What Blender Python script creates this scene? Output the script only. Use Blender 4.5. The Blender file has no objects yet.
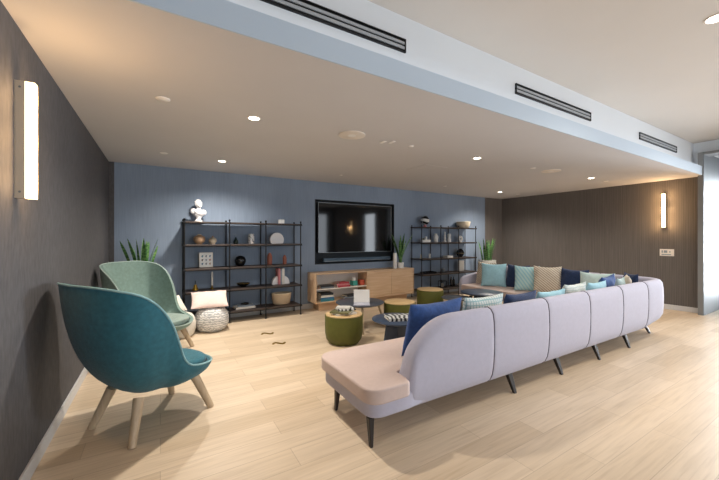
import bpy, bmesh, math, random
from mathutils import Vector, Matrix, Euler
random.seed(7)
C = bpy.context.scene.collection
PI = math.pi
def R(d): return math.radians(d)

# ------------------------------------------------------------------ materials
def lin(c):
    if isinstance(c, str):
        c = [int(c[i:i+2], 16)/255 for i in (0, 2, 4)]
    return tuple((v/12.92 if v <= .04045 else ((v+.055)/1.055)**2.4) for v in c) + (1,)
class NT:
    def __init__(s, name):
        s.m = bpy.data.materials.new(name); s.m.use_nodes = True
        s.t = s.m.node_tree; s.b = s.t.nodes['Principled BSDF']
    def n(s, typ, **kw):
        nd = s.t.nodes.new(typ)
        for k, v in kw.items():
            if k in nd.inputs.keys(): nd.inputs[k].default_value = v
            else: setattr(nd, k, v)
        return nd
    def l(s, a, b): s.t.links.new(a, b)
    def coord(s, scale=(1,1,1), kind='Object', rot=(0,0,0)):
        tc = s.n('ShaderNodeTexCoord'); mp = s.n('ShaderNodeMapping')
        mp.inputs['Scale'].default_value = scale; mp.inputs['Rotation'].default_value = rot
        s.l(tc.outputs[kind], mp.inputs['Vector']); return mp.outputs['Vector']
    def mix(s, fac, a, b, blend='MIX'):
        mx = s.n('ShaderNodeMix', data_type='RGBA', blend_type=blend)
        for sock, v in ((mx.inputs['Factor'], fac), (mx.inputs['A'] if False else mx.inputs[6], a), (mx.inputs[7], b)):
            if hasattr(v, 'links') or isinstance(v, bpy.types.NodeSocket): s.l(v, sock)
            else: sock.default_value = v
        return mx.outputs[2]
    def ramp(s, fac, stops):
        r = s.n('ShaderNodeValToRGB'); e = r.color_ramp.elements
        while len(e) < len(stops): e.new(.5)
        for el, (p, c) in zip(e, stops): el.position = p; el.color = c
        s.l(fac, r.inputs['Fac']); return r.outputs['Color']
    def bump(s, h, strength=.2, dist=.01):
        b = s.n('ShaderNodeBump'); b.inputs['Strength'].default_value = strength; b.inputs['Distance'].default_value = dist
        s.l(h, b.inputs['Height']); s.l(b.outputs['Normal'], s.b.inputs['Normal'])
    def col(s, v):
        if isinstance(v, bpy.types.NodeSocket): s.l(v, s.b.inputs['Base Color'])
        else: s.b.inputs['Base Color'].default_value = v
def mat(name, c, rough=.5, metal=0, var=.06, scale=8, bump=0, bscale=200, stretch=(1,1,1), spec=.5, sheen=0):
    k = NT(name); c = lin(c)
    v = k.coord(tuple(scale*q for q in stretch))
    nz = k.n('ShaderNodeTexNoise', Scale=1.0, Detail=4.0); k.l(v, nz.inputs['Vector'])
    d = tuple(x*(1-var) for x in c[:3])+(1,); u = tuple(min(1, x*(1+var)) for x in c[:3])+(1,)
    k.col(k.ramp(nz.outputs['Fac'], [(.3, d), (.7, u)]))
    k.b.inputs['Roughness'].default_value = rough; k.b.inputs['Metallic'].default_value = metal
    k.b.inputs['Specular IOR Level'].default_value = spec
    if sheen: k.b.inputs['Sheen Weight'].default_value = sheen
    if bump:
        n2 = k.n('ShaderNodeTexNoise', Scale=float(bscale), Detail=2.0); k.l(k.coord(), n2.inputs['Vector'])
        k.bump(n2.outputs['Fac'], bump, .004)
    return k.m
def emit(name, c, strength):
    k = NT(name); k.b.inputs['Base Color'].default_value = lin(c)
    k.b.inputs['Emission Color'].default_value = lin(c); k.b.inputs['Emission Strength'].default_value = strength
    return k.m
def fabric(name, c, var=.08, bump=.35): return mat(name, c, .85, 0, var, 30, bump, 450, spec=.2, sheen=.15)

def wood(name, c1, c2, scale=1, axis=0, rough=.45):
    k = NT(name); s = [30*scale]*3; s[axis] = 2.2*scale
    nz = k.n('ShaderNodeTexNoise', Scale=1.0, Detail=6.0, Distortion=.6); k.l(k.coord(tuple(s)), nz.inputs['Vector'])
    k.col(k.ramp(nz.outputs['Fac'], [(.3, lin(c1)), (.7, lin(c2))])); k.b.inputs['Roughness'].default_value = rough
    return k.m

M = {}
# floor: oak look planks running along the TV wall
k = NT('plank_floor')
v = k.coord()
br = k.n('ShaderNodeTexBrick', offset=.37, Scale=1.0)
br.inputs['Color1'].default_value = lin('dac8b0'); br.inputs['Color2'].default_value = lin('cab69b')
br.inputs['Mortar'].default_value = lin('bca992')
br.inputs['Mortar Size'].default_value = .0022; br.inputs['Brick Width'].default_value = 1.22; br.inputs['Row Height'].default_value = .2
br.inputs['Bias'].default_value = -.15
k.l(v, br.inputs['Vector'])
g = k.n('ShaderNodeTexNoise', Scale=1.0, Detail=6.0, Distortion=.8); k.l(k.coord((2.2, 42, 1)), g.inputs['Vector'])
gc = k.ramp(g.outputs['Fac'], [(.28, (.82, .79, .76, 1)), (.5, (.96, .96, .96, 1)), (.74, (1.06, 1.06, 1.06, 1))])
g2 = k.n('ShaderNodeTexNoise', Scale=1.0, Detail=2.0); k.l(k.coord((.9, 4.5, 1)), g2.inputs['Vector'])
gc2 = k.ramp(g2.outputs['Fac'], [(.3, (.9, .88, .85, 1)), (.7, (1.06, 1.06, 1.07, 1))])
c = k.mix(.8, br.outputs['Color'], gc, 'MULTIPLY'); c = k.mix(.8, c, gc2, 'MULTIPLY'); k.col(c)
k.b.inputs['Roughness'].default_value = .42; k.b.inputs['Specular IOR Level'].default_value = .4
k.bump(g.outputs['Fac'], .06, .003)
M['floor'] = k.m
def wallcloth(name, c, sc, var, bump=.25):
    k = NT(name); c = lin(c)
    nz = k.n('ShaderNodeTexNoise', Scale=1.0, Detail=5.0); k.l(k.coord(sc), nz.inputs['Vector'])
    n2 = k.n('ShaderNodeTexNoise', Scale=1.0, Detail=2.0); k.l(k.coord((1.2, 1.2, .5)), n2.inputs['Vector'])
    d = tuple(x*(1-var) for x in c[:3])+(1,); u = tuple(x*(1+var) for x in c[:3])+(1,)
    a = k.ramp(nz.outputs['Fac'], [(.3, d), (.7, u)])
    b = k.ramp(n2.outputs['Fac'], [(.3, (.9, .9, .9, 1)), (.7, (1.08, 1.08, 1.08, 1))])
    k.col(k.mix(1., a, b, 'MULTIPLY')); k.b.inputs['Roughness'].default_value = .75
    k.b.inputs['Specular IOR Level'].default_value = .25
    k.bump(nz.outputs['Fac'], bump, .003)
    return k.m
M['wall_left'] = wallcloth('grey_plaster_cloth', '545355', (45, 45, 14), .16)
M['wall_blue'] = wallcloth('blue_wall_cloth', '8594a8', (60, 60, 2.5), .07, .12)
# brown grasscloth with fine vertical lines
k = NT('brown_ribbed_wall')
w = k.n('ShaderNodeTexWave', wave_type='BANDS', bands_direction='Y', Scale=9.0, Distortion=.6)
w.inputs['Detail'].default_value = 2; k.l(k.coord((1, 1, .02)), w.inputs['Vector'])
nz = k.n('ShaderNodeTexNoise', Scale=1.0, Detail=5.0); k.l(k.coord((70, 70, 2)), nz.inputs['Vector'])
a = k.ramp(w.outputs['Fac'], [(0, lin('625e5b')), (1, lin('6a6562'))])
b = k.ramp(nz.outputs['Fac'], [(.3, (.86, .86, .86, 1)), (.7, (1.1, 1.1, 1.1, 1))])
k.col(k.mix(1., a, b, 'MULTIPLY')); k.b.inputs['Roughness'].default_value = .7; k.b.inputs['Specular IOR Level'].default_value = .25
k.bump(w.outputs['Fac'], .15, .004)
M['wall_brown'] = k.m
M['ceil_low'] = mat('low_ceiling_paint', 'cccccf', .9, var=.015, scale=2)
M['white_paint'] = mat('white_paint', 'd8dce0', .8, var=.01, scale=2)
M['ceil_high'] = mat('high_ceiling_paint', 'cfc9c2', .9, var=.012, scale=2)
M['ledge'] = mat('ledge_paint', 'bccbda', .6, var=.01, scale=2)
M['grey_panel'] = mat('grey_satin_panel', '545b60', .5, 0, .05, 3, stretch=(1, 1, .3))
M['jamb'] = mat('grey_jamb', '7d7f80', .5, 0, .03)
M['base'] = mat('baseboard_paint', 'c9cacb', .45, 0, .02)
M['black'] = mat('black_metal', '17181a', .45, .4, .1)
M['shelfwood'] = wood('dark_shelf_wood', '2c2523', '40342f', 1, 0, .5)
M['darkwood'] = wood('dark_leg_wood', '1c1817', '2b2321', 1, 2, .4)
M['oak'] = wood('pale_oak', 'b09a7e', 'c6b296', 1, 2)
M['oakx'] = wood('console_oak', 'c9a684', 'dabd9c', 1, 0)
M['toplight'] = wood('birch_top', 'c9a878', 'e0c496', 1, 0)
M['white_in'] = mat('white_lacquer', 'e6e0d8', .5, 0, .02)
M['teal'] = fabric('teal_felt', '2e6270', .14)
M['sage'] = fabric('sage_felt', '748c85', .12)
M['sage_pad'] = fabric('sage_pad', '8b9c95', .1)
M['pipe'] = fabric('pale_teal_piping', '7fa6ad', .05)
M['pipe_sage'] = fabric('pale_sage_piping', '98aaa3', .05)
M['lav'] = fabric('lavender_grey_upholstery', 'b3b2c3', .03, .2)
M['pinkseat'] = fabric('blush_seat_upholstery', 'c8b5ae', .03, .2)
M['seam'] = mat('seam_thread', '6a6772', .9)
M['olive'] = mat('olive_upholstery', '56591f', .6, 0, .07, 20, .2, 300)
M['white_cer'] = mat('white_ceramic', 'e8e8e6', .35, 0, .02)
M['plaster'] = mat('white_plaster', 'eeeef0', .75, 0, .02)
M['tan_cer'] = mat('tan_ceramic', 'b08f70', .45, 0, .22, 14)
M['sand_cer'] = mat('sand_ceramic', 'd2c4ac', .5, 0, .15, 14)
M['terra'] = mat('terracotta', 'a0614f', .6, 0, .06)
M['blackgl'] = mat('black_glaze', '15171a', .18, 0, .1)
M['brass'] = mat('aged_brass', '9a7d35', .35, .85, .1)
M['dark_green'] = mat('dark_green_glaze', '1d2f2c', .3)
M['leaf'] = None
k = NT('snake_plant_leaf')
w = k.n('ShaderNodeTexNoise', Scale=1.0, Detail=3.0); k.l(k.coord((14, 14, 46)), w.inputs['Vector'])
k.col(k.ramp(w.outputs['Fac'], [(.35, lin('2f5a35')), (.55, lin('5c8a4e')), (.75, lin('8fae6c'))])); k.b.inputs['Roughness'].default_value = .4
M['leaf'] = k.m
M['soil'] = mat('soil', '3a2f28', .95)
M['planter'] = mat('pale_planter', 'c9cbc7', .5)
M['darkplanter'] = mat('grey_planter', '6f7478', .5)
M['tv_screen'] = mat('tv_screen', '0a0b0c', .06, 0, 0)
M['silver'] = mat('silver_bezel', '7d8286', .35, .8, .02)
M['vent_blade'] = mat('vent_blade', 'a9adb1', .4, .3, .02)
M['niche'] = mat('niche_black', '20282f', .7)
M['sound'] = mat('soundbar_cloth', '4a6074', .7, 0, .05)
M['navytop'] = mat('navy_table', '3c4a60', .35, 0, .05)
M['greytop'] = mat('slate_table', '4b505a', .4, 0, .08)
M['navy'] = fabric('navy_cushion', '2b3c60', .14)
M['blue_c'] = fabric('cobalt_cushion', '34528a', .16)
M['lblue'] = fabric('light_blue_cushion', 'a4d2e2', .06)
M['mint'] = fabric('mint_cushion', 'c8e0e0', .06)
M['beige_pl'] = fabric('beige_cushion', 'd2c7b6', .05)
M['pinkc'] = fabric('pale_pink_cushion', 'e3cdc6', .05)
M['whitec'] = fabric('ivory_cushion', 'ddd8cd', .05)
def striped(name, a, b, scale, rot=(0, 0, 0), w0=.42, w1=.5):
    k = NT(name)
    w = k.n('ShaderNodeTexWave', wave_type='BANDS', bands_direction='X', Scale=float(scale), Distortion=.4)
    k.l(k.coord(rot=rot), w.inputs['Vector'])
    k.col(k.ramp(w.outputs['Fac'], [(w0, lin(a)), (w1, lin(b))])); k.b.inputs['Roughness'].default_value = .85
    return k.m
M['beige_st'] = striped('beige_diagonal_weave', 'b3a591', 'e0d8ca', 9, (0, R(50), 0))
M['mint_st'] = striped('mint_leaf_weave', '9accda', 'bcdde0', 6, (0, R(35), 0), .35, .6)
def checked(name, a, b, sc):
    k = NT(name)
    w1 = k.n('ShaderNodeTexWave', wave_type='BANDS', bands_direction='X', Scale=float(sc), Distortion=.3)
    w2 = k.n('ShaderNodeTexWave', wave_type='BANDS', bands_direction='Z', Scale=float(sc), Distortion=.3)
    v = k.coord(); k.l(v, w1.inputs['Vector']); k.l(v, w2.inputs['Vector'])
    mx = k.n('ShaderNodeMath', operation='MAXIMUM'); k.l(w1.outputs['Fac'], mx.inputs[0]); k.l(w2.outputs['Fac'], mx.inputs[1])
    k.col(k.ramp(mx.outputs[0], [(.8, lin(a)), (.95, lin(b))])); k.b.inputs['Roughness'].default_value = .85
    return k.m
M['check'] = checked('white_teal_check', 'd4dcda', '8fb5ba', 9)
M['check2'] = checked('white_grey_check', 'd6dad6', 'a3b7b4', 12)
# knitted pouf
k = NT('grey_knit')
w = k.n('ShaderNodeTexWave', wave_type='BANDS', bands_direction='Z', Scale=9.0, Distortion=5.0)
w.inputs['Detail'].default_value = 1; w.inputs['Detail Scale'].default_value = 3.5
k.l(k.coord(), w.inputs['Vector'])
k.col(k.ramp(w.outputs['Fac'], [(.3, lin('b4b7ba')), (.6, lin('e8e8e6'))])); k.b.inputs['Roughness'].default_value = .9
k.bump(w.outputs['Fac'], .6, .012)
M['knit'] = k.m
M['cream'] = mat('cream_pouf', 'd8d4ca', .9, 0, .06, 30, .4, 80)
k = NT('swirl_marble')
w = k.n('ShaderNodeTexWave', wave_type='RINGS', Scale=2.6, Distortion=3.0); w.inputs['Detail'].default_value = 1
k.l(k.coord(), w.inputs['Vector']); k.col(k.ramp(w.outputs['Fac'], [(.45, lin('15171a')), (.55, lin('dcdcdc'))])); k.b.inputs['Roughness'].default_value = .25
M['swirl'] = k.m
k = NT('zebra_cover')
w = k.n('ShaderNodeTexWave', wave_type='BANDS', bands_direction='X', Scale=5.0, Distortion=6.0); w.inputs['Detail'].default_value = 1
k.l(k.coord(), w.inputs['Vector']); k.col(k.ramp(w.outputs['Fac'], [(.42, lin('22252a')), (.5, lin('dadcdc'))])); k.b.inputs['Roughness'].default_value = .4
M['zebra'] = k.m
k = NT('marble_vase')
w = k.n('ShaderNodeTexWave', wave_type='BANDS', Scale=5.0, Distortion=9.0)
k.l(k.coord(rot=(0, .7, 0)), w.inputs['Vector']); k.col(k.ramp(w.outputs['Fac'], [(.02, lin('6a6e74')), (.12, lin('e6e6e6'))])); k.b.inputs['Roughness'].default_value = .3
M['marble'] = k.m
k = NT('basket_weave')
w = k.n('ShaderNodeTexWave', wave_type='BANDS', bands_direction='Z', Scale=22.0, Distortion=1.5)
k.l(k.coord(), w.inputs['Vector']); k.col(k.ramp(w.outputs['Fac'], [(.2, lin('b79d80')), (.7, lin('d8c4a6'))])); k.b.inputs['Roughness'].default_value = .8
k.bump(w.outputs['Fac'], .4, .006)
M['basket'] = k.m
M['paper'] = mat('book_pages', 'e4ded2', .8, 0, .04)
for nm, h in (('bk_grey', '6c7178'), ('bk_red', 'b23b46'), ('bk_pink', 'c77a80'), ('bk_teal', '2f7f90'), ('bk_black', '22262c'), ('bk_white', 'dcdad4'),
              ('bk_blue', '3b6f94'), ('bk_olive', '6d6c4a'), ('bk_steel', '8492a0'), ('box_teal', '49aa9f'), ('box_orange', 'c8573c'), ('lilac', 'b9bccb')):
    M[nm] = mat(nm, h, .45, 0, .04)
M['lens'] = emit('downlight_lens', 'fff0d8', 14)
M['sconce_glow'] = emit('sconce_diffuser', 'ffd9a0', 5.0)
M['beige_plate'] = mat('sconce_side_plate', 'b9ab98', .4, .1, .02)
M['speaker'] = mat('speaker_grille', 'f4f3f1', .7, 0, .03)
M['cove'] = emit('cove_strip', 'f4f4f4', 4.0)
M['display'] = mat('plate_display', '8d9ba1', .3)
M['winframe'] = mat('window_frame', '3c4044', .5)

# ------------------------------------------------------------------ mesh builder
class MB:
    def __init__(s): s.b = bmesh.new()
    def _x(s, vs, loc, rot):
        m = Matrix.Translation(loc) @ Euler(rot).to_matrix().to_4x4()
        for v in vs: v.co = m @ v.co
    def box(s, x0, x1, y0, y1, z0, z1, rot=(0, 0, 0), piv=None):
        c = Vector(((x0+x1)/2, (y0+y1)/2, (z0+z1)/2))
        r = bmesh.ops.create_cube(s.b, size=1)
        for v in r['verts']: v.co = Vector((v.co.x*(x1-x0), v.co.y*(y1-y0), v.co.z*(z1-z0)))
        s._x(r['verts'], c, rot); return s
    def tube(s, p0, p1, r0, r1=None, n=16):
        r1 = r0 if r1 is None else r1
        p0 = Vector(p0); p1 = Vector(p1); d = p1-p0; L = d.length
        r = bmesh.ops.create_cone(s.b, cap_ends=True, segments=n, radius1=r0, radius2=r1, depth=L)
        q = Vector((0, 0, 1)).rotation_difference(d.normalized())
        m = Matrix.Translation((p0+p1)/2) @ q.to_matrix().to_4x4()
        for v in r['verts']: v.co = m @ v.co
        return s
    def ell(s, c, rad, rot=(0, 0, 0), u=24, w=14):
        r = bmesh.ops.create_uvsphere(s.b, u_segments=u, v_segments=w, radius=1)
        for v in r['verts']: v.co = Vector((v.co.x*rad[0], v.co.y*rad[1], v.co.z*rad[2]))
        s._x(r['verts'], Vector(c), rot); return s
    def lathe(s, prof, n=32, c=(0, 0, 0), sx=1, sy=1):
        rings = []
        for r, z in prof:
            if r < 1e-5: rings.append([s.b.verts.new((c[0], c[1], c[2]+z))])
            else: rings.append([s.b.verts.new((c[0]+sx*r*math.cos(2*PI*i/n), c[1]+sy*r*math.sin(2*PI*i/n), c[2]+z)) for i in range(n)])
        for a, b in zip(rings, rings[1:]):
            for i in range(n):
                j = (i+1) % n
                if len(a) == 1 and len(b) == 1: continue
                if len(a) == 1: s.b.faces.new((a[0], b[j], b[i]))
                elif len(b) == 1: s.b.faces.new((a[i], a[j], b[0]))
                else: s.b.faces.new((a[i], a[j], b[j], b[i]))
        if len(rings[0]) > 1: s.b.faces.new(rings[0][::-1])
        if len(rings[-1]) > 1: s.b.faces.new(rings[-1])
        return s
    def prism(s, poly, z0, z1):
        a = [s.b.verts.new((x, y, z0)) for x, y in poly]; b = [s.b.verts.new((x, y, z1)) for x, y in poly]
        n = len(poly)
        for i in range(n): s.b.faces.new((a[i], a[(i+1) % n], b[(i+1) % n], b[i]))
        s.b.faces.new(a[::-1]); s.b.faces.new(b); return s
    def grid(s, rows, closed_u=False, cap=False):
        vs = [[s.b.verts.new(p) for p in r] for r in rows]
        n = len(vs[0])
        for a, b in zip(vs, vs[1:]):
            for i in range(n if closed_u else n-1):
                j = (i+1) % n
                s.b.faces.new((a[i], a[j], b[j], b[i]))
        if cap:
            s.b.faces.new(vs[0][::-1]); s.b.faces.new(vs[-1])
        return s
    def path(s, pts, r, n=8, closed=False):
        pts = [Vector(p) for p in pts]; rows = []; N = len(pts)
        up = Vector((0, 0, 1))
        for i, p in enumerate(pts):
            if closed: t = pts[(i+1) % N]-pts[i-1]
            else: t = pts[min(i+1, N-1)]-pts[max(i-1, 0)]
            t.normalize(); a = t.cross(up)
            if a.length < 1e-3: a = t.cross(Vector((1, 0, 0)))
            a.normalize(); b = a.cross(t)
            rr = r[i] if isinstance(r, (list, tuple)) else r
            rows.append([p+a*rr*math.cos(2*PI*k/n)+b*rr*math.sin(2*PI*k/n) for k in range(n)])
        if closed: rows.append(rows[0])
        return s.grid(rows, True, not closed)
    def build(s, name, m, parent=None, smooth=False, bevel=0, seg=2, ang=40, subsurf=0, loc=None, remesh=0, solid=0):
        bmesh.ops.remove_doubles(s.b, verts=s.b.verts, dist=1e-6)
        bmesh.ops.recalc_face_normals(s.b, faces=s.b.faces)
        me = bpy.data.meshes.new(name); s.b.to_mesh(me); s.b.free()
        if smooth or bevel:
            for p in me.polygons: p.use_smooth = True
            if not bevel: me.set_sharp_from_angle(angle=R(ang))
        me.materials.append(M[m] if isinstance(m, str) else m)
        o = bpy.data.objects.new(name, me); C.objects.link(o)
        if parent: o.parent = parent
        if loc: o.location = loc
        if solid:
            md = o.modifiers.new('solid', 'SOLIDIFY'); md.thickness = solid; md.offset = 1
        if remesh:
            md = o.modifiers.new('remesh', 'REMESH'); md.mode = 'VOXEL'; md.voxel_size = remesh; md.use_smooth_shade = True
            md = o.modifiers.new('smooth', 'SMOOTH'); md.iterations = 4
        if bevel:
            md = o.modifiers.new('bevel', 'BEVEL'); md.width = bevel; md.segments = seg; md.limit_method = 'ANGLE'; md.angle_limit = R(35)
            md.harden_normals = True
        if subsurf:
            md = o.modifiers.new('sub', 'SUBSURF'); md.levels = subsurf; md.render_levels = subsurf
        return o
def tag(o, label, cat, group=None, kind=None):
    o['label'] = label; o['category'] = cat
    if group: o['group'] = group
    if kind: o['kind'] = kind
    return o
def thing(name, label, cat, loc=(0, 0, 0), rz=0, group=None):
    o = bpy.data.objects.new(name, None); C.objects.link(o); o.empty_display_size = .1
    o.location = loc; o.rotation_euler = (0, 0, rz)
    return tag(o, label, cat, group)
def struct(o): o['kind'] = 'structure'; return o
def fillet(poly, r, n=6):
    out = []; N = len(poly)
    for i in range(N):
        p = Vector(poly[i]); a = Vector(poly[i-1]); b = Vector(poly[(i+1) % N])
        rr = r[i] if isinstance(r, (list, tuple)) else r
        if rr <= 0: out.append(tuple(p)); continue
        d1 = (a-p).normalized(); d2 = (b-p).normalized()
        rr = min(rr, (a-p).length*.49, (b-p).length*.49)
        p1 = p+d1*rr; p2 = p+d2*rr
        for kx in range(n+1):
            t = kx/n; out.append(tuple(p1*(1-t)**2+p*2*t*(1-t)+p2*t*t))
    return out

# ------------------------------------------------------------------ setting
HL, HH, W, RX, LX, S = 2.636, 3.29, 6.384, 8.893, -.682, 2.01
REAR = -5.0
struct(MB().box(LX-.3, 12.2, REAR-.3, W+.3, -.12, 0).build('floor', 'floor'))
struct(MB().box(LX-.15, LX, REAR-.15, W+.25, 0, HH+.15).build('wall_left', 'wall_left'))
# TV wall with the TV niche cut into it
NX0, NX1, NZ0, NZ1 = 2.76, 4.815, .90, 2.262
BX0, BX1 = -.615, 8.12
b = MB()
b.box(BX0, NX0, W, W+.2, 0, HL).box(NX1, BX1, W, W+.2, 0, HL).box(NX0, NX1, W, W+.2, 0, NZ0).box(NX0, NX1, W, W+.2, NZ1, HL)
struct(b.build('wall_back', 'wall_blue'))
struct(MB().box(LX, BX0, W-.006, W+.2, 0, HL).build('trim_1', 'wall_left'))
struct(MB().box(BX1, RX, W-.006, W+.2, 0, HL).build('trim_2', 'wall_brown'))
struct(MB().box(7.64, 7.655, W-.004, W, .1, HL).build('trim_3', 'bk_steel'))
b = MB(); b.box(NX0, NX1, W+.14, W+.2, NZ0, NZ1)
for q in ((NX0, NX0+.012, NZ0, NZ1), (NX1-.012, NX1, NZ0, NZ1), (NX0, NX1, NZ0, NZ0+.012), (NX0, NX1, NZ1-.012, NZ1)):
    b.box(q[0], q[1], W-.004, W+.14, q[2], q[3])
struct(b.build('trim_4', 'niche'))
struct(MB().box(RX, RX+.15, 2.06, W+.25, 0, HL).build('wall_right', 'wall_brown'))
# right hand wall in front of the soffit: opening to a hall, white wall above and beyond
OY0, OY1, OZ = .25, 2.06, 3.065
b = MB(); b.box(RX, RX+.15, OY0, W+.25, OZ, HH+.15).box(RX, RX+.15, 2.06, W+.25, HL, OZ)
struct(b.build('wall_upper_right', 'white_paint'))
b = MB()
wy0, wy1 = -1.7, -.6
b.box(RX, RX+.15, REAR-.15, wy0, 0, HH+.15).box(RX, RX+.15, wy1, OY0, 0, HH+.15).box(RX, RX+.15, wy0, wy1, 0, .3).box(RX, RX+.15, wy0, wy1, 2.7, HH+.15)
struct(b.build('wall_right_rear', 'wall_brown'))
struct(MB().box(8.715, 8.735, 1.985, 2.06, 0, OZ).build('trim_5', 'jamb'))
struct(MB().box(8.72, RX+.15, OY0, 1.98, OZ-.05, OZ).build('trim_6', 'jamb'))
struct(MB().box(8.72, 12.0, 1.98, 2.06, 0, OZ).build('wall_hall', 'grey_panel'))
struct(MB().box(RX+.15, 12.0, OY0-.1, OY0, 0, OZ).build('wall_hall_near', 'white_paint'))
struct(MB().box(RX+.15, 12.0, OY0-.1, 2.05, OZ, OZ+.1).build('ceiling_hall', 'white_paint'))
b = MB(); b.box(11.9, 12.05, OY0, .4, 0, OZ).box(11.9, 12.05, 1.8, 1.93, 0, OZ).box(11.9, 12.05, .4, 1.8, 0, .1).box(11.9, 12.05, .4, 1.8, 2.8, OZ)
struct(b.build('wall_hall_end', 'white_paint'))
# ceilings and soffit
struct(MB().box(LX, RX, S+.001, W+.2, HL, HL+.10).build('ceiling', 'ceil_low'))
b = MB(); b.box(LX, RX, S-.012, S, HL-.001, 2.80).box(LX, RX, S, S+.15, HL+.10, 2.765)
struct(b.build('trim_7', 'ledge'))
struct(MB().box(LX, RX, S+.15, S+.27, 2.74, HH).build('wall_soffit', 'white_paint'))
struct(MB().box(LX-.15, RX+.15, REAR-.15, S+.27, HH, HH+.12).build('ceiling_high', 'ceil_high'))
# rear wall with daylight windows (behind the camera)
wins = [(-.1, 1.9), (2.5, 4.5), (5.1, 7.1), (7.6, 8.5)]
b = MB(); prev = LX
for a, c in wins:
    b.box(prev, a, REAR-.15, REAR, 0, HH); b.box(a, c, REAR-.15, REAR, 0, .3); b.box(a, c, REAR-.15, REAR, 2.9, HH); prev = c
b.box(prev, RX, REAR-.15, REAR, 0, HH)
struct(b.build('wall_rear', 'wall_left'))
# baseboards
struct(MB().box(LX, LX+.014, REAR, W-.01, 0, .10).build('baseboard_left', 'base', bevel=.003))
struct(MB().box(BX0, BX1, W-.014, W-.001, 0, .10).build('baseboard_back', 'base', bevel=.003))
struct(MB().box(RX-.014, RX, 2.06, W-.01, 0, .10).build('baseboard_right', 'base', bevel=.003))
def window_frame(i, mb): return struct(mb.build('window_%d' % i, 'winframe'))
for i, (a, c) in enumerate(wins):
    m = MB(); y0, y1 = REAR-.1, REAR-.04; z0, z1 = .3, 2.9
    m.box(a, a+.05, y0, y1, z0, z1).box(c-.05, c, y0, y1, z0, z1).box(a, c, y0, y1, z0, z0+.05).box(a, c, y0, y1, z1-.05, z1)
    if c-a > 1: m.box((a+c)/2-.025, (a+c)/2+.025, y0, y1, z0, z1)
    window_frame(i+1, m)
m = MB(); m.box(RX+.04, RX+.1, wy0, wy0+.05, .3, 2.7).box(RX+.04, RX+.1, wy1-.05, wy1, .3, 2.7).box(RX+.04, RX+.1, wy0, wy1, .3, .35).box(RX+.04, RX+.1, wy0, wy1, 2.65, 2.7)
window_frame(5, m)

# slot diffusers in the soffit wall
YV = S+.15
for i, (x0, x1, lab) in enumerate([(-.3, 1.742, 'long black slot air vent in the soffit, nearest and leftmost of the three'),
                                   (3.231, 4.836, 'black slot air vent in the soffit, middle one of the three'),
                                   (6.366, 7.949, 'black slot air vent in the soffit, farthest and rightmost of the three')]):
    t = thing('air_vent', lab, 'air vent', ((x0+x1)/2, YV, 3.04), 0, 'slot vents in the white soffit')
    h = (x1-x0)/2
    MB().box(-h, h, -.004, .0, -.055, .055).build('backing', 'black', t)
    m = MB().box(-h, h, -.016, -.004, .047, .055).box(-h, h, -.016, -.004, -.055, -.047).box(-h, -h+.012, -.016, -.004, -.055, .055).box(h-.012, h, -.016, -.004, -.055, .055)
    m.build('frame', 'black', t)
    MB().box(-h, h, -.012, -.004, .010, .031).build('blade', 'vent_blade', t)
    MB().box(-h, h, -.012, -.004, -.030, -.006).build('blade', 'vent_blade', t)
# cove light strip lying on the ledge
tag(MB().box(LX+.05, RX-.05, S+.05, S+.075, 2.766, 2.778).build('cove_light', 'cove'), 'white light strip lying on the soffit ledge below the slot vents', 'light strip')

# ------------------------------------------------------------------ ceiling fittings
DL = [(.792, 3.333, 'lit recessed downlight in the low ceiling nearest the left wall sconce'),
      (.812, 5.444, 'lit recessed downlight in the ceiling above the left shelf unit'),
      (4.013, 3.294, 'lit recessed downlight in the low ceiling between the two round speakers'),
      (7.271, 3.23, 'lit recessed downlight right of the farther round ceiling speaker'),
      (7.473, 5.415, 'lit recessed downlight in the far right ceiling corner above the corner plant')]
def downlight(x, y, z, lab, r=.05, watts=100, blend=1.0):
    t = thing('downlight', lab, 'downlight', (x, y, z), 0, 'lit recessed downlights')
    MB().lathe([(r+.016, 0), (r+.016, -.004), (r+.004, -.007), (r, -.004), (r, 0)], 28).build('trim_ring', 'white_in', t, smooth=True)
    MB().lathe([(0, -.001), (r, -.001), (r, -.004), (0, -.004)], 28).build('lens', 'lens', t)
    ld = bpy.data.lights.new('downlight_lamp', 'SPOT'); ld.energy = watts; ld.color = (1, .91, .80); ld.spot_size = R(150); ld.spot_blend = blend; ld.shadow_soft_size = .06
    lo = bpy.data.objects.new('lamp', ld); C.objects.link(lo); lo.location = (0, 0, -.02); lo.parent = t
for i, d in enumerate(DL): downlight(d[0], d[1], HL, d[2], watts=(220, 260, 90, 110, 220)[i])
downlight(3.981, .831, HH, 'lit recessed downlight in the high ceiling in front of the soffit', .06, 150)
for x, y, r, lab in [(.019, 3.278, .055, 'unlit round ceiling cover plate beside the left wall sconce'),
                     (.044, 5.349, .05, 'small unlit round ceiling cover near the back left corner'),
                     (2.763, 3.303, .035, 'small round ceiling sensor right of the two rectangular plates'),
                     (5.395, 3.275, .045, 'small round ceiling cover just left of the farther speaker'),
                     (7.919, 3.239, .045, 'small round ceiling cover near the right wall sconce'),
                     (8.225, 5.41, .05, 'small round ceiling cover deepest in the back right corner'),
                     (5.543, 5.437, .04, 'small round ceiling cover above the right shelf unit'),
                     (2.905, 5.497, .03, 'tiny round ceiling cover in front of the television')]:
    tag(MB().lathe([(0, 0), (r, 0), (r, -.004), (r*.85, -.008), (0, -.009)], 24).build('ceiling_cover', 'speaker', smooth=True, loc=(x, y, HL)), lab, 'ceiling fitting', 'small round ceiling fittings')
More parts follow.
